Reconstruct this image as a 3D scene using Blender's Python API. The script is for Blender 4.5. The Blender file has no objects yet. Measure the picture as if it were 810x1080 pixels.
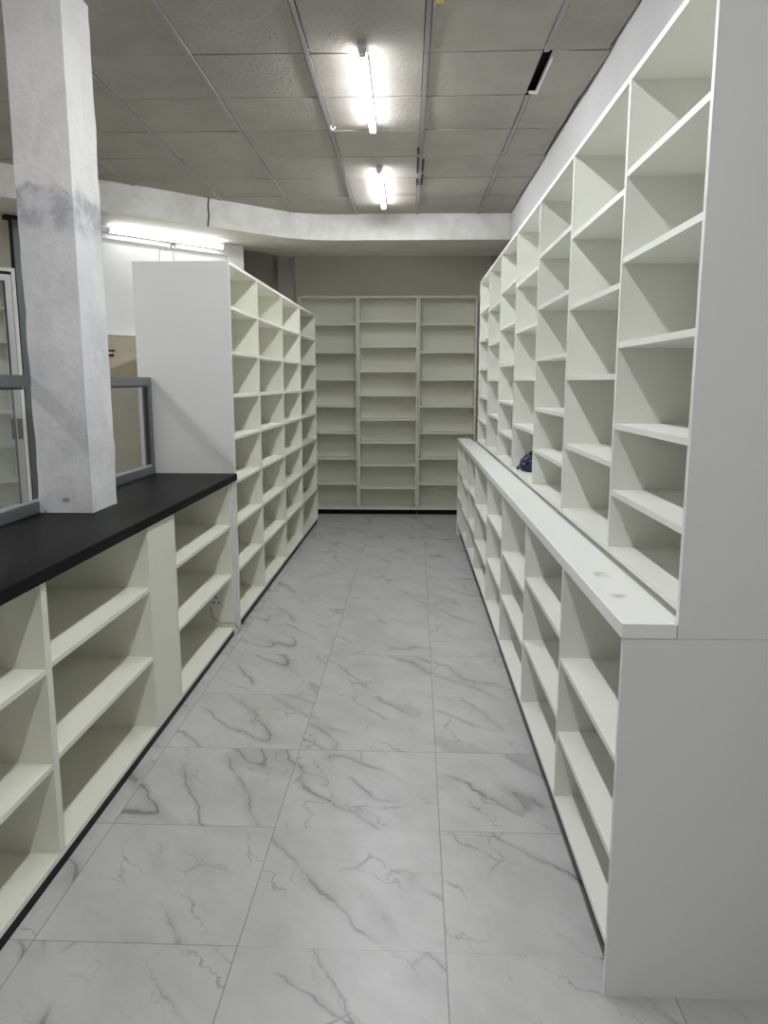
import bpy, bmesh, math, random
from mathutils import Vector, Matrix, noise
random.seed(7)
S = bpy.context.scene
COL = S.collection
R = math.radians

# ------------------------------------------------------------------ helpers
def link(o, parent=None):
    COL.objects.link(o)
    if parent: o.parent = parent
    return o

def obj(name, bm, mat, parent=None, bevel=0, smooth=False):
    me = bpy.data.meshes.new(name)
    bmesh.ops.recalc_face_normals(bm, faces=bm.faces)
    if smooth:
        for f in bm.faces: f.smooth = True
    bm.to_mesh(me); bm.free()
    if mat: me.materials.append(mat)
    o = bpy.data.objects.new(name, me)
    link(o, parent)
    if bevel:
        m = o.modifiers.new('bevel', 'BEVEL'); m.width = bevel; m.segments = 2; m.limit_method = 'ANGLE'
    return o

def box(bm, x0, x1, y0, y1, z0, z1):
    x0, x1 = sorted((x0, x1)); y0, y1 = sorted((y0, y1)); z0, z1 = sorted((z0, z1))
    v = [bm.verts.new(p) for p in ((x0,y0,z0),(x1,y0,z0),(x1,y1,z0),(x0,y1,z0),
                                   (x0,y0,z1),(x1,y0,z1),(x1,y1,z1),(x0,y1,z1))]
    for f in ((0,3,2,1),(4,5,6,7),(0,1,5,4),(1,2,6,5),(2,3,7,6),(3,0,4,7)):
        bm.faces.new([v[i] for i in f])
    return v

def bx(*a):
    bm = bmesh.new(); box(bm, *a); return bm

def prism(bm, pts, z0, z1):
    lo = [bm.verts.new((x, y, z0)) for x, y in pts]; hi = [bm.verts.new((x, y, z1)) for x, y in pts]
    bm.faces.new(lo[::-1]); bm.faces.new(hi)
    n = len(pts)
    for i in range(n):
        j = (i+1) % n
        bm.faces.new((lo[i], lo[j], hi[j], hi[i]))

def tube(bm, pts, r, seg=10, cap=True):
    pts = [Vector(p) for p in pts]; rings = []
    for i, p in enumerate(pts):
        d = (pts[min(i+1, len(pts)-1)] - pts[max(i-1, 0)]).normalized()
        a = d.orthogonal().normalized() if i == 0 else (rings_ax - d*rings_ax.dot(d)).normalized()
        rings_ax = a
        b = d.cross(a)
        rr = r[i] if isinstance(r, (list, tuple)) else r
        rings.append([bm.verts.new(p + a*rr*math.cos(2*math.pi*k/seg) + b*rr*math.sin(2*math.pi*k/seg)) for k in range(seg)])
    for A, B in zip(rings, rings[1:]):
        for k in range(seg):
            bm.faces.new((A[k], A[(k+1) % seg], B[(k+1) % seg], B[k]))
    if cap:
        bm.faces.new(rings[0][::-1]); bm.faces.new(rings[-1])

def tag(o, label, cat, group=None):
    o['label'] = label; o['category'] = cat
    if group: o['group'] = group
    return o

def thing(name, label, cat, loc=(0,0,0), rz=0, group=None):
    o = bpy.data.objects.new(name, None); o.empty_display_size = .1
    o.location = loc; o.rotation_euler = (0, 0, rz); link(o)
    return tag(o, label, cat, group)

def struct(name, bm, mat, parent=None, **k):
    o = obj(name, bm, mat, parent, **k)
    if not parent: o['kind'] = 'structure'
    return o

# ------------------------------------------------------------------ materials
class NT:
    def __init__(s, name):
        s.m = bpy.data.materials.new(name); s.m.use_nodes = True
        s.t = s.m.node_tree; s.b = s.t.nodes['Principled BSDF']
    def n(s, typ, **k):
        nd = s.t.nodes.new(typ)
        for a, v in k.items(): setattr(nd, a, v)
        return nd
    def put(s, sock, v):
        if hasattr(v, 'is_output') or isinstance(v, bpy.types.NodeSocket): s.t.links.new(v, sock)
        else: sock.default_value = v
    def math(s, op, a, b=None, c=None, clamp=False):
        nd = s.n('ShaderNodeMath', operation=op, use_clamp=clamp)
        for i, v in enumerate((a, b, c)):
            if v is not None: s.put(nd.inputs[i], v)
        return nd.outputs[0]
    def comb(s, x, y, z=0.0):
        nd = s.n('ShaderNodeCombineXYZ')
        for i, v in enumerate((x, y, z)): s.put(nd.inputs[i], v)
        return nd.outputs[0]
    def coord(s):
        nd = s.n('ShaderNodeTexCoord'); sp = s.n('ShaderNodeSeparateXYZ')
        s.t.links.new(nd.outputs['Object'], sp.inputs[0])
        return nd.outputs['Object'], sp.outputs[0], sp.outputs[1], sp.outputs[2]
    def noise(s, vec, scale, detail=2, rough=.5, dist=0.0):
        nd = s.n('ShaderNodeTexNoise'); s.put(nd.inputs['Vector'], vec)
        nd.inputs['Scale'].default_value = scale; nd.inputs['Detail'].default_value = detail
        nd.inputs['Roughness'].default_value = rough; nd.inputs['Distortion'].default_value = dist
        return nd.outputs['Fac']
    def ramp(s, v, a, b, lo=0.0, hi=1.0):
        nd = s.n('ShaderNodeMapRange', interpolation_type='SMOOTHSTEP')
        s.put(nd.inputs[0], v)
        for i, q in enumerate((a, b, lo, hi)): s.put(nd.inputs[i+1], q)
        return nd.outputs[0]
    def mix(s, f, a, b):
        nd = s.n('ShaderNodeMix', data_type='RGBA')
        s.put(nd.inputs[0], f)
        s.put(nd.inputs[6], (*a, 1) if isinstance(a, tuple) else a)
        s.put(nd.inputs[7], (*b, 1) if isinstance(b, tuple) else b)
        return nd.outputs[2]
    def bump(s, h, strength, dist=.01):
        nd = s.n('ShaderNodeBump'); s.put(nd.inputs['Height'], h)
        nd.inputs['Strength'].default_value = strength; nd.inputs['Distance'].default_value = dist
        s.t.links.new(nd.outputs[0], s.b.inputs['Normal'])
    def set(s, color=None, rough=None, **k):
        if color is not None: s.put(s.b.inputs['Base Color'], (*color, 1) if isinstance(color, tuple) else color)
        if rough is not None: s.put(s.b.inputs['Roughness'], rough)
        for a, v in k.items(): s.put(s.b.inputs[a.replace('_', ' ')], v)
        return s.m

def plain(name, c, rough=.5, metal=0.0, var=.04, scale=6):
    n = NT(name); co, x, y, z = n.coord()
    f = n.noise(co, scale, 3)
    lo = tuple(v*(1-var) for v in c); hi = tuple(min(1, v*(1+var)) for v in c)
    return n.set(n.mix(f, lo, hi), rough, Metallic=metal)

M = {}
M['laminate'] = plain('white_laminate', (.84, .845, .78), .42, var=.01)
M['laminate_warm'] = plain('ivory_laminate', (.86, .865, .75), .42, var=.01)
M['laminate_panel_lit'] = plain('laminate_in_whiter_light', (.795, .795, .775), .42, var=.01)  # same white laminate; the whiter light on end panels is put into this colour
M['plinth'] = plain('black_plinth_board', (.006, .006, .007), .4)
M['black_top'] = plain('black_worktop', (.007, .007, .0073), .45, var=.15, scale=14)
M['plinth'].node_tree.nodes['Principled BSDF'].inputs['Specular IOR Level'].default_value = .1
M['black_top'].node_tree.nodes['Principled BSDF'].inputs['Specular IOR Level'].default_value = .08
M['grey_alu'] = plain('grey_aluminium', (.16, .17, .178), .42, .3)
M['pale_alu'] = plain('pale_aluminium', (.55, .56, .58), .4, .3)
M['dark'] = plain('dark_gap', (.012, .012, .012), .8)
M['black_plastic'] = plain('black_plastic', (.03, .03, .032), .45)
M['white_plastic'] = plain('white_plastic', (.78, .78, .76), .4)
M['cable'] = plain('pale_cable', (.55, .56, .5), .5)
M['steel'] = plain('steel_wire', (.6, .6, .6), .3, .9)
M['tbar'] = plain('grey_ceiling_bar', (.30, .295, .28), .5, .1, var=.25, scale=3)
M['yellow'] = plain('yellow_tape', (.55, .48, .03), .5)
M['bag'] = plain('dark_blue_plastic', (.006, .013, .045), .4, var=.5, scale=30)

# worktop: white laminate with a few grey smudges
n = NT('white_worktop'); co, x, y, z = n.coord()
def spot(cx, cy, rx, ry):
    a = n.math('DIVIDE', n.math('SUBTRACT', x, cx), rx); b = n.math('DIVIDE', n.math('SUBTRACT', y, cy), ry)
    d = n.math('ADD', n.math('MULTIPLY', a, a), n.math('MULTIPLY', b, b))
    return n.ramp(d, 0.0, 1.0, 1.0, 0.0)
sm = n.math('ADD', spot(.582, 2.06, .03, .035), spot(.592, 2.29, .03, .05))
sm = n.math('MULTIPLY', sm, n.ramp(n.noise(co, 28, 3), .35, .7))
M['worktop'] = n.set(n.mix(sm, (.87, .87, .845), (.50, .50, .465)), .36)

# glass
n = NT('clear_glass')
n.t.nodes.remove(n.b)
tr = n.n('ShaderNodeBsdfTransparent'); tr.inputs[0].default_value = (.99, .995, .99, 1)
gl = n.n('ShaderNodeBsdfGlossy'); gl.inputs['Roughness'].default_value = .02
fr = n.n('ShaderNodeFresnel'); fr.inputs[0].default_value = 1.45
mx = n.n('ShaderNodeMixShader')
n.t.links.new(n.math('MULTIPLY', fr.outputs[0], .3), mx.inputs[0])
n.t.links.new(tr.outputs[0], mx.inputs[1]); n.t.links.new(gl.outputs[0], mx.inputs[2])
n.t.links.new(mx.outputs[0], n.t.nodes['Material Output'].inputs[0])
M['glass'] = n.m

def emitter(name, c, st):
    n = NT(name)
    return n.set((.9, .9, .9), .4, Emission_Color=(*c, 1), Emission_Strength=st)
M['tube'] = emitter('lit_tube', (.95, .97, 1.0), 51.0)
M['wall_tube'] = emitter('lit_wall_tube', (.95, .975, 1.0), 11.0)

# painted plaster: blotchy, rough
def plaster(name, a, b, bumpy=.3, sc=2.2, rough=.75):
    n = NT(name); co, x, y, z = n.coord()
    f = n.ramp(n.noise(co, sc, 6, .62), .32, .68)
    n.bump(n.noise(co, 26, 5, .6), bumpy, .01)
    return n.set(n.mix(f, a, b), rough)
M['wall_white'] = plaster('white_wall_paint', (.82, .82, .82), (.86, .86, .865), .08)
M['wall_grey'] = plaster('pale_grey_wall_paint', (.60, .595, .60), (.64, .635, .64), .08)
M['wall_brown'] = plaster('taupe_wall_paint', (.86, .80, .70), (.90, .84, .75), .15)
M['wall_beige'] = plaster('beige_wall_paint', (.68, .65, .57), (.74, .71, .63), .15)
M['beam'] = plaster('rough_white_paint', (.62, .61, .58), (.80, .795, .775), .45, 3.0)
M['soffit'] = plaster('grey_soffit_paint', (.56, .545, .475), (.64, .625, .56), .2)
M['plywood'] = plaster('beige_plywood', (.47, .41, .31), (.56, .50, .39), .1, 5)
M['pink_pier'] = plaster('pinkish_pier_paint', (.66, .60, .54), (.72, .67, .61), .15)

# column: whiter above, greyer lavender skim below with scuffs
n = NT('column_paint'); co, x, y, z = n.coord()
edge = n.math('ADD', z, n.math('MULTIPLY', n.math('SUBTRACT', n.noise(co, 7, 4, .6), .5), .16))
low = n.ramp(edge, 2.39, 2.43, 1.0, 0.0)
band = n.math('MULTIPLY', n.ramp(edge, 2.20, 2.32), n.ramp(edge, 2.40, 2.44, 1.0, 0.0))
blot = n.ramp(n.noise(co, 3.2, 6, .6), .35, .65)
base = n.mix(low, n.mix(blot, (.78, .77, .765), (.86, .85, .84)), n.mix(blot, (.68, .68, .70), (.79, .785, .80)))
base = n.mix(n.math('MULTIPLY', band, n.ramp(n.noise(co, 9, 5, .6), .35, .62)), base, (.42, .42, .46))
scuff = n.math('MULTIPLY', n.ramp(n.noise(co, 22, 4, .55), .66, .74), n.ramp(z, 1.35, 1.05, 0.0, .9))
scuff2 = n.math('MULTIPLY', n.ramp(n.noise(co, 34, 2, .5), .72, .78), .35)
hx = n.math('DIVIDE', n.math('SUBTRACT', x, -.398), .026); hz = n.math('DIVIDE', n.math('SUBTRACT', z, 1.087), .017)
hole = n.ramp(n.math('ADD', n.math('MULTIPLY', hx, hx), n.math('MULTIPLY', hz, hz)), 0.0, 1.0, 1.0, 0.0)
hole = n.math('MULTIPLY', hole, n.ramp(n.noise(co, 60, 3, .6), .35, .55))
scuff = n.math('MAXIMUM', scuff, hole)
base = n.mix(n.math('MAXIMUM', scuff, scuff2), base, (.26, .26, .29))
n.bump(n.noise(co, 18, 5, .6), .5, .012)
M['column'] = n.set(base, .75)

# ceiling tiles
n = NT('ceiling_tile'); co, x, y, z = n.coord()
cx_ = n.math('FLOOR', n.math('DIVIDE', n.math('SUBTRACT', x, .085), .595)); cy_ = n.math('FLOOR', n.math('DIVIDE', n.math('SUBTRACT', y, 4.15), .5935))
wn = n.n('ShaderNodeTexWhiteNoise', noise_dimensions='2D'); n.t.links.new(n.comb(cx_, cy_), wn.inputs['Vector'])
f = n.math('ADD', n.math('MULTIPLY', n.ramp(n.noise(co, 2.6, 6, .65), .3, .7), .6), n.math('MULTIPLY', wn.outputs['Value'], .4))
tex = n.noise(n.comb(n.math('MULTIPLY', x, 34.0), n.math('MULTIPLY', y, 34.0), cx_), 1.0, 4, .65)
n.bump(tex, .4, .012)
M['ceil'] = n.set(n.mix(f, (.31, .29, .255), (.405, .38, .337)), .8)

# marble floor tiles
n = NT('marble_floor_tile'); co, x, y, z = n.coord()
a = R(.62); ca, sa = math.cos(a), math.sin(a)
tx = n.math('SUBTRACT', n.math('MULTIPLY', x, ca), n.math('MULTIPLY', y, sa))
ty = n.math('ADD', n.math('MULTIPLY', x, sa), n.math('MULTIPLY', y, ca))
ux = n.math('DIVIDE', n.math('SUBTRACT', tx, .0965), .602); uy = n.math('DIVIDE', n.math('SUBTRACT', ty, 1.957), .602)
ix = n.math('FLOOR', ux); iy = n.math('FLOOR', uy); fx = n.math('FRACT', ux); fy = n.math('FRACT', uy)
# veins run from far left to near right; coordinates along / across them
wn = n.n('ShaderNodeTexWhiteNoise', noise_dimensions='2D'); n.t.links.new(n.comb(ix, iy), wn.inputs['Vector'])
rnd = wn.outputs['Color']; sr = n.n('ShaderNodeSeparateColor'); n.t.links.new(rnd, sr.inputs[0])
va = R(-50); c2, s2 = math.cos(va), math.sin(va)
al = n.math('ADD', n.math('MULTIPLY', tx, c2), n.math('MULTIPLY', ty, s2))
ac = n.math('SUBTRACT', n.math('MULTIPLY', ty, c2), n.math('MULTIPLY', tx, s2))
oz = n.math('MULTIPLY', sr.outputs[0], 9.0)
warp = n.math('MULTIPLY', n.math('SUBTRACT', n.noise(n.comb(al, ac, oz), 5.0, 5, .6), .5), .22)
v1 = n.comb(n.math('MULTIPLY', al, .42), n.math('ADD', n.math('MULTIPLY', ac, 1.7), warp), oz)
r1 = n.math('ABSOLUTE', n.math('SUBTRACT', n.noise(v1, 2.3, 1, .35), .5))
wid = n.ramp(n.noise(n.comb(al, ac, oz), 3.5, 3), .42, .75, .004, .020)
m1 = n.math('DIVIDE', r1, wid); m1 = n.ramp(m1, .2, 1.0, 1.0, 0.0)
on = n.ramp(n.noise(n.comb(al, ac, n.math('ADD', oz, 4.0)), 2.6, 2), .40, .56)
m1 = n.math('MULTIPLY', m1, on)
halo = n.math('MULTIPLY', n.ramp(r1, 0.0, .045, 1.0, 0.0), n.math('MULTIPLY', on, .32))
warp2 = n.math('MULTIPLY', n.math('SUBTRACT', n.noise(n.comb(al, ac, oz), 8.0, 5, .65), .5), .36)
v2 = n.comb(n.math('MULTIPLY', al, .7), n.math('ADD', n.math('MULTIPLY', ac, 1.9), warp2), n.math('ADD', oz, 2.0))
vo = n.n('ShaderNodeTexVoronoi', feature='DISTANCE_TO_EDGE'); n.t.links.new(v2, vo.inputs['Vector']); vo.inputs['Scale'].default_value = 3.2
r2 = vo.outputs['Distance']
on2 = n.ramp(n.noise(n.comb(al, ac, n.math('ADD', oz, 7.0)), 3.0, 2), .46, .62)
m2 = n.math('MULTIPLY', n.ramp(r2, .0, .022, .75, 0.0), on2)
cloud = n.ramp(n.noise(n.comb(n.math('MULTIPLY', al, .6), ac, oz), 6.0, 6, .62), .3, .75)
basec = n.mix(cloud, (.575, .572, .566), (.485, .482, .477))
vein = n.math('MAXIMUM', n.math('MULTIPLY', m1, .85), n.math('MAXIMUM', n.math('MULTIPLY', m2, .8), halo), clamp=True)
basec = n.mix(vein, basec, (.19, .19, .19))
# yellowish dirt spot
dx = n.math('DIVIDE', n.math('SUBTRACT', x, -.69), .22); dy = n.math('DIVIDE', n.math('SUBTRACT', y, 3.55), .16)
dd = n.ramp(n.math('ADD', n.math('MULTIPLY', dx, dx), n.math('MULTIPLY', dy, dy)), 0.0, 1.0, .5, 0.0)
basec = n.mix(n.math('MULTIPLY', dd, n.ramp(n.noise(co, 14, 4), .45, .65)), basec, (.42, .38, .25))
# joints: long ones clear, some cross ones nearly closed
jx = n.math('MULTIPLY', n.math('MINIMUM', fx, n.math('SUBTRACT', 1.0, fx)), .602)
jy = n.math('MULTIPLY', n.math('MINIMUM', fy, n.math('SUBTRACT', 1.0, fy)), .602)
ry = n.math('ROUND', uy)
wj = n.n('ShaderNodeTexWhiteNoise', noise_dimensions='2D'); n.t.links.new(n.comb(n.math('ADD', ix, 3.3), n.math('ADD', ry, 1.7)), wj.inputs['Vector'])
js = n.ramp(wj.outputs['Value'], .25, .5, .22, 1.0)
gx = n.math('MULTIPLY', n.ramp(jx, .0008, .0024, 1.0, 0.0), .8); gy = n.math('MULTIPLY', n.math('MULTIPLY', n.ramp(jy, .0008, .0024, 1.0, 0.0), js), .8)
joint = n.math('MAXIMUM', gx, gy)
basec = n.mix(joint, basec, (.17, .165, .155))
M['floor'] = n.set(basec, .34)

# ------------------------------------------------------------------ shell
ZC = 3.23
XW, XL, YB, YF = 1.0, -4.6, 9.65, -3.0
BD = Vector((.735, .678)).normalized(); BN = Vector((-BD.y, BD.x)); BF = Vector((-1.013, 7.90))
def ob(t, d):                       # point in the slanted room: t along the beam, d behind its face
    p = BF + BD*t + BN*d
    return (p.x, p.y)

WO = Vector((-2.763, 7.063)); WD = Vector((.67, .743)).normalized(); WN = Vector((-WD.y, WD.x))
def wp(t, d):                       # point on / behind the white slanted wall
    p = WO + WD*t + WN*d
    return (p.x, p.y)

struct('floor', bx(XL-.3, XW+.2, YF-.2, YB+.2, -.1, 0), M['floor'])
struct('wall_right', bx(XW, XW+.15, YF, YB, 0, 3.5), M['wall_grey'])
struct('wall_back', bx(XL, XW, YB, YB+.15, 0, 3.5), M['wall_brown'])
struct('wall_front', bx(XL, XW, YF-.15, YF, 0, 3.5), M['wall_beige'])
struct('wall_left', bx(XL-.15, XL, YF, YB, 0, 3.5), M['wall_beige'])
bm = bmesh.new(); prism(bm, [wp(-.36, 0), wp(1.36, 0), wp(1.36, .13), wp(-.36, .13)], 0, 3.4)
struct('wall_corner', bm, M['wall_white'])
bm = bmesh.new(); prism(bm, [wp(-.362, 0), wp(-.362, .13), ob(-2.22, 1.2), ob(-2.34, 1.2)], 0, 3.4)
struct('wall_return', bm, M['wall_beige'])
bm = bmesh.new(); prism(bm, [ob(-4.6, 1.2), ob(-2.22, 1.2), ob(-2.22, 1.34), ob(-4.6, 1.34)], 0, 3.4)
struct('wall_side', bm, M['wall_brown'])
bm = bmesh.new(); prism(bm, [(-4.0, 9.6), (-1.56, 9.6), (-1.56, YB), (-4.0, YB)], 0, 3.4)
struct('wall_recess', bm, M['wall_beige'])
struct('trim_1', bx(-1.56, -1.375, 9.47, YB, 0, 3.4), M['pink_pier'])
# lintel over the slanted wall (carries the wall lamp) and white pier at its end
bm = bmesh.new(); prism(bm, [wp(-.36, -.03), wp(1.36, -.03), wp(1.36, 0), wp(-.36, 0)], 2.878, 2.989)
struct('trim_2', bm, M['wall_white'])
bm = bmesh.new(); prism(bm, [wp(1.361, -.02), wp(1.56, -.02), wp(1.56, .13), wp(1.361, .13)], 0, 2.989)
struct('trim_3', bm, M['wall_white'])

# ceiling: tiles in one mesh, bars as children
def frange(start, step, lo, hi):
    k = math.ceil((lo-start)/step)
    while start+k*step < hi:
        yield start+k*step; k += 1
gx = [XL] + list(frange(.085, .595, XL+.1, XW-.05)) + [XW]
gy = [YF] + list(frange(4.15, .5935, YF+.1, YB-.05)) + [YB]
bm = bmesh.new()
for i in range(len(gx)-1):
    for j in range(len(gy)-1):
        dz = [random.uniform(-.004, .004) for _ in range(4)]
        x0, x1, y0, y1 = gx[i]+.016, gx[i+1]-.0165, gy[j]+.005, gy[j+1]-.005
        # the slipped tile by the right wall leaves an open black slot
        if abs(gx[i]-.68) < .03 and abs(gy[j]-4.15) < .05: x0 += .018; dz = [.004, -.004, -.012, -.006]
        v = box(bm, x0, x1, y0, y1, ZC, ZC+.015)
        for q, k in zip(v[:4], dz): q.co.z += k
        if i == len(gx)-2:                       # ragged cut edge along the right wall
            e = [random.uniform(-.012, .014) for _ in range(2)]
            for q, k in ((1, 0), (2, 1), (5, 0), (6, 1)): v[q].co.x += e[k]
ceil = struct('ceiling', bm, M['ceil'])
bm = bmesh.new()
for x in gx[1:-1]:
    for j in range(len(gy)-1):
        if abs(x-.68) < .03 and abs(gy[j]-4.15) < .05: continue
        w = .0115 + random.uniform(-.0015, .0015)
        if abs(x-.085) < .03: w += .002
        box(bm, x-w, x+w, gy[j]+.002, gy[j+1]-.002, ZC-.007, ZC+.002)
obj('long_grid_bar', bm, M['tbar'], ceil)
bm = bmesh.new()
for y in gy[1:-1]: box(bm, XL, XW, y-.009, y+.009, ZC+.0155, ZC+.02)
obj('cross_grid_bar', bm, M['tbar'], ceil)
obj('void_panel', bx(XL, XW, YF, YB, ZC+.08, ZC+.1), M['dark'], ceil)
bm = bmesh.new(); box(bm, .676, .715, 4.66, 4.69, ZC-.014, ZC-.006); box(bm, .7155, .7205, 4.20, 4.69, ZC-.018, ZC-.008)
obj('loose_grid_bar', bm, M['white_plastic'], ceil)
bm = bmesh.new()
for (a0, b0, dx) in ((5.72, 5.84, -.02), (5.95, 6.35, -.019), (6.0, 6.3, .02), (6.55, 6.72, -.019), (6.4, 6.7, .02)):
    box(bm, .087+dx-.007, .087+dx+.007, a0, b0, ZC-.012, ZC-.001)
obj('black_gap_strip', bm, M['dark'], ceil)
bm = bmesh.new(); tube(bm, [(-.5, 5.22, ZC-.004), (-.495, 5.2, ZC-.03), (-.485, 5.21, ZC-.035), (-.47, 5.2, ZC-.02)], .006, 6)
obj('wire_clip', bm, M['white_plastic'], ceil)
bm = bmesh.new()
for k in range(3):
    tube(bm, [(.112+.008*k, 3.50, ZC-.006), (.118+.01*k, 3.54, ZC-.03-.006*k), (.12+.006*k, 3.585, ZC-.022)], .007, 6)
obj('yellow_tape', bm, M['yellow'], ceil)

# dropped beam: straight, then turning off along the slanted room; soffit behind it
ZB = 2.99
tl = -5.2
def bend(off):
    out = [(XW, 7.885-off)]
    P0, P1, P2 = Vector((BF.x+.35, 7.885-off)), Vector((BF.x-.01*0, BF.y-.012-off)), Vector(ob(-.35, -off))
    for k in range(7):
        u = k/6; q = P0*(1-u)**2 + P1*2*u*(1-u) + P2*u*u
        out.append((q.x, q.y))
    return out + [ob(tl, -off)]
fr = bend(0)
bk = [ob(tl, .50), ob(-2.25, .54), wp(-.3, .02), wp(1.6, .02), (-1.75, 8.367), (-1.406, 8.82), (-1.25, 8.88), (XW, 8.88)]
bm = bmesh.new(); prism(bm, fr + bk, ZB, 3.3)
beam = struct('beam', bm, M['soffit'])
bm = bmesh.new(); prism(bm, bend(0) + bend(.022)[::-1], ZB-.004, 3.3)
obj('plaster_face', bm, M['beam'], beam)
t0 = -1.08
bm = bmesh.new(); tube(bm, [(*ob(t0+.012, -.023), 3.24), (*ob(t0, -.024), 3.16), (*ob(t0+.006, -.024), 3.08), (*ob(t0-.008, -.023), 2.985)], .007, 6)
obj('dark_cable', bm, M['dark'], beam)

# ------------------------------------------------------------------ shelving
TH = .018
LAM = None
def shelving(root, MP, bounds, levels, depth, zb, zt, mat=None, ends=(1, 1), plinth=None, end_floor=(0, 0),
             end_mats=(None, None), top=True, board=TH, top_set=.0005, back_mat=None):
    """bounds: positions of uprights (centres) along the run; levels: shelf mid heights per bay; MP maps (a, d, z)."""
    mat = mat or M['laminate']
    def b(name, a0, a1, d0, d1, z0, z1, m=mat):
        p, q = MP(a0, d0), MP(a1, d1)
        return obj(name, bx(p[0], q[0], p[1], q[1], z0, z1), m, root)
    n = len(bounds)
    for i, a in enumerate(bounds):
        end = i in (0, n-1)
        k = 0 if i == 0 else 1
        zlo = 0 if (end and end_floor[k]) else zb
        nm = 'side_panel' if end else 'divider'
        m = (end_mats[k] or mat) if end else mat
        if end and not ends[k]: continue
        b(nm, a-TH/2, a+TH/2, 0, depth, zlo, zt, m)
    A, B = bounds[0]+TH/2, bounds[-1]-TH/2
    b('back_panel', A, B, depth-.006, depth-.0005, zb+board, zt-TH, back_mat or mat)
    for i in range(n-1):
        a0, a1 = bounds[i]+TH/2, bounds[i+1]-TH/2
        b('bottom_board', a0, a1, .0005, depth-.006, zb, zb+board)
        if top: b('top_board', a0, a1, top_set, depth-.006, zt-TH, zt)
        for z in levels[i]:
            b('shelf', a0+.0003, a1-.0003, .002, depth-.006, z-TH/2, z+TH/2)
    if plinth is not None:
        e0 = A if end_floor[0] else A-TH; e1 = B if end_floor[1] else B+TH
        b('plinth', e0, e1, plinth, depth-.01, 0, zb-.0003, M['plinth'])

# right base run
rt = lambda X: (lambda a, d: (X + d, a))
base = thing('base_shelf_unit', 'long low white shelf unit under the white worktop along the right wall', 'shelf unit', (.53, 1.81, 0))
B0 = [1.819, 2.55, 3.37, 4.23, 5.04, 5.95, 6.70, 7.40, 8.05]
LV = [(.661, .392), (.738, .443), (.666, .415), (.733, .440), (.660, .376), (.692, .412), (.66, .39), (.70, .42)]
off = lambda f, o: (lambda a, d: (f(a, d)[0]-o[0], f(a, d)[1]-o[1]))
shelving(base, off(rt(.53), (.53, 1.81)), B0, LV, .465, .137, .992, plinth=.046, end_floor=(1, 1), end_mats=(M['laminate_panel_lit'], None), top_set=.06)

bm = bmesh.new(); prism(bm, [(.524, 1.806), (.6575, 1.806), (.6575, 1.832), (.722, 1.832), (.722, 7.258), (.6575, 7.258), (.6575, 8.06), (.524, 8.06)], .993, 1.031)
wt = obj('worktop', bm, M['worktop'], bevel=.0025)
tag(wt, 'narrow white worktop with grey smudges running along the right base shelves', 'worktop')

# right upper run
upper = thing('wall_shelf_unit', 'tall white pigeonhole shelving standing behind the right worktop', 'shelf unit', (.66, 1.81, .993))
U0 = [1.819, 2.49, 3.272, 4.052, 4.862, 5.672, 6.46, 7.27]
six = (2.232, 1.979, 1.724, 1.471, 1.257); five = (2.188, 1.909, 1.627, 1.345)
LU = [six, five, six, five, six, five, six]
mp = off(rt(.66), (.66, 1.81))
# build in world z then shift (root sits at the carcass top)
def up_mp(a, d): return mp(a, d)
shelving(upper, up_mp, U0, [[z-.993 for z in L] for L in LU], .335, .066, 2.515-.993, end_floor=(1, 1), end_mats=(M['laminate_panel_lit'], None))
obj('base_strip', bx(.064, .082, .0185, 7.27-1.81-.0095, 0, .066), M['laminate'], upper)
obj('base_strip', bx(.30, .32, .018+.0005, 7.27-1.81-.0095, 0, .066), M['laminate'], upper)

# left side, turned one degree
TL = R(-1.0); N0 = (-1.105, 4.867)
def lw(u, v):
    c, s = math.cos(TL), math.sin(TL)
    return (N0[0] + u*c - v*s, N0[1] + u*s + v*c)
lf = lambda a, d: (-d, a)
def left_thing(name, label, cat, v, z=0, u=0, group=None):
    x, y = lw(u, v)
    return thing(name, label, cat, (x, y, z), TL, group)
lmp = lambda v0: (lambda a, d: (-d, a - v0))

tall = left_thing('bookcase', 'tall white pigeonhole bookcase with blank side at the end of the black counter', 'bookcase', 0)
zt = 2.345
tl7 = (2.070, 1.793, 1.520, 1.252, .972, .690, .388)
shelving(tall, lmp(0), [.009, .83, 1.82, 2.80, 3.89], [tl7]*4, .605, .045, zt, mat=M['laminate_warm'], plinth=.004, end_floor=(1, 1), end_mats=(M['laminate_panel_lit'], None))

CU = [('near', -3.62, -2.5525, (.695, .370)), ('mid', -2.552, -1.600, (.705, .384)), ('far', -1.264, -.152, (.716, .396)), ('off', -4.66, -3.64, (.695, .37))]
lab = {'near': 'low white shelf bay cut by the left edge of the photo under the black counter',
       'mid': 'low white two shelf bay between left photo edge and the blank panel',
       'far': 'low white shelf bay with a wall socket inside beside the tall bookcase',
       'off': 'low white shelf bay under the near end of the black counter'}
for k, v0, v1, lv in CU:
    t = left_thing('counter_shelf_unit', lab[k], 'shelf unit', v0)
    shelving(t, lmp(v0), [v0+.009, v1-.009], [lv], .56, .04, .986, mat=M['laminate_warm'], plinth=.004, top_set=.08)
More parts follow.
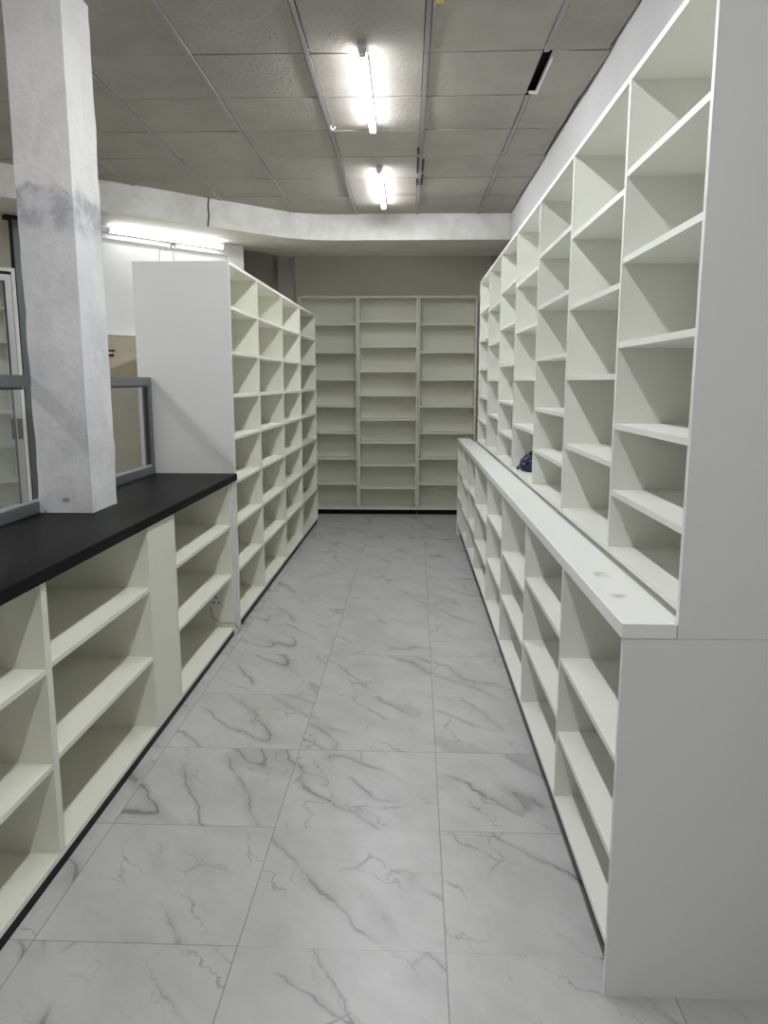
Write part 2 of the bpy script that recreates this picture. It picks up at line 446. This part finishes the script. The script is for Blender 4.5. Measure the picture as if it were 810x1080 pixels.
# blank casing around the column foot
v0, v1 = -1.598, -1.266
t = left_thing('casing_panel', 'blank white panel between two open bays under the black counter', 'panel', v0)
bm = bmesh.new(); box(bm, -.018, 0, 0, v1-v0, .04, .986); obj('front_board', bm, M['laminate_warm'], t)
obj('plinth', bx(-.03, -.004, 0, v1-v0, 0, .04), M['plinth'], t)
v0, v1 = -.150, -.002
t = left_thing('filler_strip', 'narrow white upright strip between the socket bay and the tall bookcase', 'panel', v0)
bm = bmesh.new(); box(bm, -.03, -.012, 0, v1-v0, .0, .986); obj('front_board', bm, M['laminate_warm'], t)
bm = bmesh.new(); box(bm, -.012, .004, .05, .085, .0, .985); obj('cable_trunking', bm, M['white_plastic'], t)

x, y = lw(0, 0)
top = tag(obj('countertop', bx(-.62, .012, -4.7, -.002, .988, 1.031), M['black_top'], bevel=.002),
          'long black countertop over the left shelf bays with a column through it', 'countertop')
top.location = (x, y, 0); top.rotation_euler = (0, 0, TL)

# column
bm = bmesh.new()
nz = 40
pts = [(-.519, -1.525), (-.277, -1.525), (-.277, -1.245), (-.519, -1.245)]
rings = []
for k in range(nz+1):
    z = 1.031 + (ZC-1.031)*k/nz
    ring = []
    for i in range(4):
        a, b = Vector(pts[i]), Vector(pts[(i+1) % 4])
        for q in range(6):
            p = a.lerp(b, q/6)
            c = Vector((-.398, -1.385))
            d = (p-c).normalized()
            w = .006*noise.noise(Vector((p.x*9, p.y*9, z*7))) + .004*noise.noise(Vector((p.x*20, p.y*20, z*22)))
            if k in (0,): w = min(w, 0)
            p = p + d*w
            ring.append(bm.verts.new((p.x, p.y, z)))
    rings.append(ring)
for A, B in zip(rings, rings[1:]):
    for k in range(len(A)):
        bm.faces.new((A[k], A[(k+1) % len(A)], B[(k+1) % len(A)], B[k]))
bm.faces.new(rings[0][::-1]); bm.faces.new(rings[-1])
colm = struct('column', bm, M['column'])
colm.location = (N0[0], N0[1], 0); colm.rotation_euler = (0, 0, TL)

# glass partitions on the counter
def partition(label, v0, v1, stiles):
    t = left_thing('glass_partition', label, 'glass partition', v0, 1.031, -.517)
    L = v1-v0; H = .609
    obj('top_rail', bx(-.045, 0, 0, L, H-.052, H), M['grey_alu'], t, bevel=.002)
    obj('bottom_rail', bx(-.045, 0, 0, L, 0, .052), M['grey_alu'], t, bevel=.002)
    obj('glazing_bead', bx(-.014, -.004, .0, L, .052, .062), M['pale_alu'], t)
    ends = []
    obj('gasket', bx(-.03, -.004, 0, L-.06, H-.062, H-.0525), M['black_plastic'], t)
    for s in stiles:
        obj('stile', bx(-.044, -.001, s-v0, s-v0+.052, .052, H-.052), M['grey_alu'], t, bevel=.002); ends.append(s-v0)
        obj('gasket', bx(-.026, -.012, s-v0-.012, s-v0, .062, H-.052), M['black_plastic'], t)
    obj('glass_pane', bx(-.024, -.018, .002, L-.06, .060, H-.05), M['glass'], t)
partition('short grey framed glass partition between the column and tall bookcase', -1.243, -.006, [-.058])
partition('grey framed glass partition left of the column on the black counter', -4.68, -1.527, [-3.1, -4.68])

# socket and cable in the far bay (on its right side panel)
vS = -.152-.009-.0005
t = left_thing('wall_socket', 'white single three pin socket low inside the counter bay beside the tall bookcase', 'socket', vS, .245, -.10)
obj('back_box', bx(-.043, .043, -.03, 0, -.048, .048), M['white_plastic'], t, bevel=.003)
pl = obj('face_plate', bx(-.045, .045, -.037, -.03, -.05, .05), M['white_plastic'], t, bevel=.003)
bm = bmesh.new()
box(bm, -.005, .005, -.0385, -.0368, .010, .024); box(bm, -.023, -.010, -.0385, -.0368, -.022, -.013); box(bm, .010, .023, -.0385, -.0368, -.022, -.013)
obj('pin_hole', bm, M['black_plastic'], pl)
obj('rocker_switch', bx(.022, .034, -.041, -.036, .016, .034), M['white_plastic'], pl)
bm = bmesh.new()
cp = [(-.14, -.175, .196), (-.142, -.178, .16), (-.128, -.178, .12), (-.10, -.178, .095), (-.06, -.176, .088), (-.01, -.175, .087), (.012, -.172, .08), (.018, -.15, .05), (.02, -.11, .03), (.02, -.085, .02), (.012, -.06, .012)]
def smooth(pts, k=5):
    pts = [Vector(p) for p in pts]; out = []
    for i in range(len(pts)-1):
        p0, p1, p2, p3 = pts[max(i-1, 0)], pts[i], pts[i+1], pts[min(i+2, len(pts)-1)]
        for q in range(k):
            u = q/k
            out.append(.5*((2*p1)+(p2-p0)*u+(2*p0-5*p1+4*p2-p3)*u*u+(3*p1-p0-3*p2+p3)*u**3))
    return out + [pts[-1]]
tube(bm, smooth([(a+.10, b-vS, c-.245) for a, b, c in cp]), .006, 8)
cb = obj('cable', bm, M['cable'], t, smooth=True); cb['label'] = 'pale cable curving down to the floor'

# wire hook on the bookcase top
t = left_thing('wire_hook', 'small white wire hook standing on top of the tall bookcase blank side', 'hook', .10, zt, -.415)
bm = bmesh.new()
tube(bm, smooth([(-.045, 0, .0), (-.046, 0, .07), (-.03, 0, .088), (0, 0, .083), (.03, 0, .082), (.044, 0, .07), (.044, 0, .004)]), .005, 8)
obj('wire_loop', bm, M['white_plastic'], t)
bm = bmesh.new(); tube(bm, smooth([(.02, 0, .083), (.03, .0, .112), (.052, .0, .118), (.058, 0, .1)]), .008, 8)
obj('hook_end', bm, M['steel'], t)

# back bookcases: three separate units side by side
bl8 = [2.285, 1.961, 1.637, 1.318, .996, .686, .373]; bm9 = [2.319, 2.027, 1.735, 1.448, 1.159, .882, .604, .323]
for nm, x0, x1, lv in (('left unit of the three white bookcases on the back wall, partly behind the pigeonhole bookcase', -1.306, -.599, bl8),
                       ('middle unit of the three white bookcases on the back wall, with the most shelves', -.597, .122, bm9),
                       ('right unit of the three white bookcases on the back wall, partly behind the low shelves', .124, .822, bl8)):
    t = thing('back_bookcase', nm, 'bookcase', (x0, 9.33, 0), 0, 'white bookcases across the back wall')
    shelving(t, (lambda a, d, x0=x0: (a-x0, d)), [x0+.011, x1-.011], [lv], .30, .058, 2.612, mat=M['laminate_warm'], plinth=.004)

# crumpled bag on the upper run, fourth bay
bm = bmesh.new()
bmesh.ops.create_icosphere(bm, subdivisions=5, radius=1)
for v in bm.verts:
    p = v.co.copy()
    w = 1 + .22*noise.noise(p*2.2+Vector((3, 1, 2))) + .13*noise.noise(p*5+Vector((1, 7, 2))) - .16*abs(noise.noise(p*4.1)) + .06*noise.noise(p*12)
    p *= w
    top_ = max(0, p.z)
    p.x *= 1-.30*top_; p.y *= 1-.25*top_
    v.co = Vector((p.x*.072, p.y*.115, max(p.z, -.72)*.068))
zmin = min(v.co.z for v in bm.verts)
for v in bm.verts: v.co.z -= zmin
bag = thing('plastic_bag', 'crumpled dark blue plastic bag in a lower pigeonhole above the white worktop', 'bag', (.755, 4.665, 1.0775))
obj('crumpled_body', bm, M['bag'], bag, smooth=True)
bm = bmesh.new()
tube(bm, smooth([(-.05, -.02, .035), (-.068, .03, .028), (-.078, .075, .007), (-.062, .085, .006), (-.04, .05, .02)]), .006, 6)
tube(bm, smooth([(-.03, .0, .06), (-.05, .05, .05), (-.03, .09, .03), (0, .06, .03)]), .006, 6)
obj('handle', bm, M['black_plastic'], bag, smooth=True)

# ------------------------------------------------------------------ the slanted room
OA = math.atan2(BD.y, BD.x)
def slant(name, label, cat, t, d, z=0):
    x, y = ob(t, d); return thing(name, label, cat, (x, y, z), OA)
# local: +X along the beam direction, +Y away from the camera
cab = slant('glass_cabinet', 'tall white sliding glass door cabinet behind the counter at the left edge', 'cabinet', -4.0, .8)
Lc, Hc = 4.0-2.515, 2.58
for a in (0, Lc-.03): obj('side_panel', bx(a, a+.03, 0, .38, 0, Hc), M['laminate'], cab)
obj('top_board', bx(.03, Lc-.03, 0, .38, Hc-.03, Hc), M['laminate'], cab)
obj('bottom_board', bx(.03, Lc-.03, 0.07, .38, .06, .08), M['laminate'], cab)
obj('back_panel', bx(.03, Lc-.03, .36, .379, .08, Hc-.03), M['laminate'], cab)
obj('plinth', bx(.03, Lc-.03, .05, .36, 0, .06), M['plinth'], cab)
for z in (2.25, 1.96, 1.65, 1.343, 1.04, .73, .40): obj('shelf', bx(.032, Lc-.032, .09, .358, z-.01, z+.01), M['laminate'], cab)
obj('door_track', bx(.03, Lc-.03, .002, .068, Hc-.055, Hc-.03), M['dark'], cab)
obj('door_track', bx(.03, Lc-.03, .002, .068, .06, .075), M['grey_alu'], cab)
def door(a0, a1, y0, hs):
    z0, z1 = .075, Hc-.055
    d = bpy.data.objects.new('sliding_door', None); link(d, cab); d.location = (a0, y0, 0)
    L = a1-a0; w = .052
    bm = bmesh.new(); box(bm, 0, w, 0, .026, z0, z1); box(bm, L-w, L, 0, .026, z0, z1); box(bm, w, L-w, 0, .026, z1-w, z1); box(bm, w, L-w, 0, .026, z0, z0+w)
    obj('door_frame', bm, M['pale_alu'], d)
    obj('glass_pane', bx(w, L-w, .010, .016, z0+w, z1-w), M['glass'], d)
    obj('gasket', bx(*((L-w-.012, L-w) if hs > 0 else (w, w+.012)), .004, .020, z0+w, z1-w), M['black_plastic'], d)
    q = L-.040 if hs > 0 else .008
    bm = bmesh.new(); box(bm, q, q+.034, -.012, 0, 1.11, 1.29); obj('handle', bm, M['black_plastic'], d, bevel=.002)
    q = L-.092; bm = bmesh.new(); box(bm, q, q+.034, -.008, 0, 1.11, 1.29)
    if hs > 0: obj('handle', bm, M['black_plastic'], d, bevel=.002)
    else: bm.free()
door(.035, .74, .038, -1); door(.71, Lc-.034, .006, 1)
post = slant('door_post', 'grey aluminium post rising to the beam between glass cabinet and column', 'post', -2.505, .8)
obj('mullion', bx(0, .07, 0, .06, 0, 2.985), M['grey_alu'], post)
obj('pale_bead', bx(.0705, .12, .01, .06, 0, 2.2), M['laminate'], post)
obj('dark_bead', bx(-.022, -.0005, .005, .04, Hc+.002, 2.985), M['dark'], post)
obj('end_cap', bx(-.06, .09, -.01, .07, 2.985, 3.02), M['dark'], post)
x, y = wp(-.33, -.03)
br = thing('wooden_board', 'beige wooden board fixed to the white wall behind the short glass partition', 'board', (x, y, 0), math.atan2(WD.y, WD.x))
Lb = .33+1.34
obj('sheet', bx(0, Lb, 0, .029, 0, 2.032), M['plywood'], br)
obj('top_lath', bx(0, Lb, -.012, .029, 2.032, 2.044), M['laminate'], br)
hp = obj('hasp', bx(.33, .372, -.010, 0, 1.84, 1.905), M['steel'], br)
bm = bmesh.new(); box(bm, .335, .40, -.018, -.010, 1.885, 1.902); box(bm, .335, .39, -.018, -.010, 1.842, 1.862)
obj('latch_bolt', bm, M['dark'], hp)

# ------------------------------------------------------------------ lamps
def lamp(label, loc, rz, group, L=1.2, mat='tube'):
    """batten along local +Y, hung under z = 0"""
    t = thing('tube_lamp', label, 'lamp', loc, rz, group)
    obj('batten', bx(-.0195, .0195, .0, L, -.036, 0), M['white_plastic'], t)
    bm = bmesh.new(); rings = []
    for y in (.028, L-.028):
        pts = [(-.0195, -.0365)] + [(-.0195*math.cos(math.pi*k/12), -.0405-.0100*math.sin(math.pi*k/12)) for k in range(13)] + [(.0195, -.0365)]
        rings.append([bm.verts.new((px, y, pz)) for px, pz in pts])
    k = len(rings[0])
    for i in range(k): bm.faces.new((rings[0][i], rings[0][(i+1) % k], rings[1][(i+1) % k], rings[1][i]))
    bm.faces.new(rings[0]); bm.faces.new(rings[1][::-1])
    obj('diffuser', bm, M[mat], t)
    for y in (0, L-.028): obj('end_cap', bx(-.0175, .0175, y+.0005, y+.0275, -.053, -.0365), M['white_plastic'], t)
    obj('connector', bx(-.02, .02, -.06, 0.0, -.03, .006), M['pale_alu'], t)
    return t
g = 'ceiling tube lamps over the aisle'
zl = ZC+.003
lamp('bright tube lamp on the ceiling nearest the camera', (-.23, 4.05, zl), 0, g)
lamp('farther small bright tube lamp on the ceiling just before the beam', (-.228, 6.20, zl), 0, g, 1.24)
lamp('tube lamp on the ceiling above the camera', (-.23, 1.75, zl), 0, g)
lamp('tube lamp on the ceiling behind the camera', (-.23, -.75, zl), 0, g)
x, y = wp(.055, -.032)
t = lamp('tube lamp on the slanted white wall above the tall bookcase', (x, y, 2.945), OA-math.pi/2, 'wall tube lamps behind the counter', 1.235, 'wall_tube')
t.rotation_euler = (Matrix.Rotation(math.atan2(WD.y, WD.x)-math.pi/2, 4, 'Z') @ Matrix.Rotation(R(-90), 4, 'Y')).to_euler()
lamp('added unseen tube lamp on the ceiling left of the column', (-3.05, 3.5, zl), 0, g)  # added out of view to brighten the bookcase side, column and left room
lamp('tube lamp on the ceiling to the left behind the camera', (-3.3, .4, zl), 0, g)

# ------------------------------------------------------------------ camera and look
cam = bpy.data.objects.new('camera', bpy.data.cameras.new('camera')); COL.objects.link(cam)
f_, cx0, cy0 = 808.0, 405.0, 540.0
d = Vector(((430-cx0)/f_, (403-cy0)/f_, 1)).normalized()          # world +Y in camera axes (x right, y down, z ahead)
p = math.atan2(-d.y, d.z); up = Vector((0, -math.cos(p), -math.sin(p)))
X = d.cross(up)
if X.x < 0: X = -X
Rw = Matrix((X, d, up))                                            # world = Rw @ camera axes
cam.matrix_world = Matrix.Translation((0, 0, 1.61)) @ Matrix((Rw @ Vector((1, 0, 0)), Rw @ Vector((0, -1, 0)), Rw @ Vector((0, 0, -1)))).transposed().to_4x4()
cam.data.sensor_fit = 'HORIZONTAL'; cam.data.sensor_width = 36; cam.data.lens = f_/810*36
cam.data.clip_start = .02
S.camera = cam
w = bpy.data.worlds.new('world'); S.world = w; w.use_nodes = True
w.node_tree.nodes['Background'].inputs[0].default_value = (.5, .5, .5, 1); w.node_tree.nodes['Background'].inputs[1].default_value = .02
S.view_settings.view_transform = 'Standard'; S.view_settings.look = 'None'; S.view_settings.gamma = 1
S.view_settings.use_curve_mapping = False
S.view_settings.exposure = 1.68
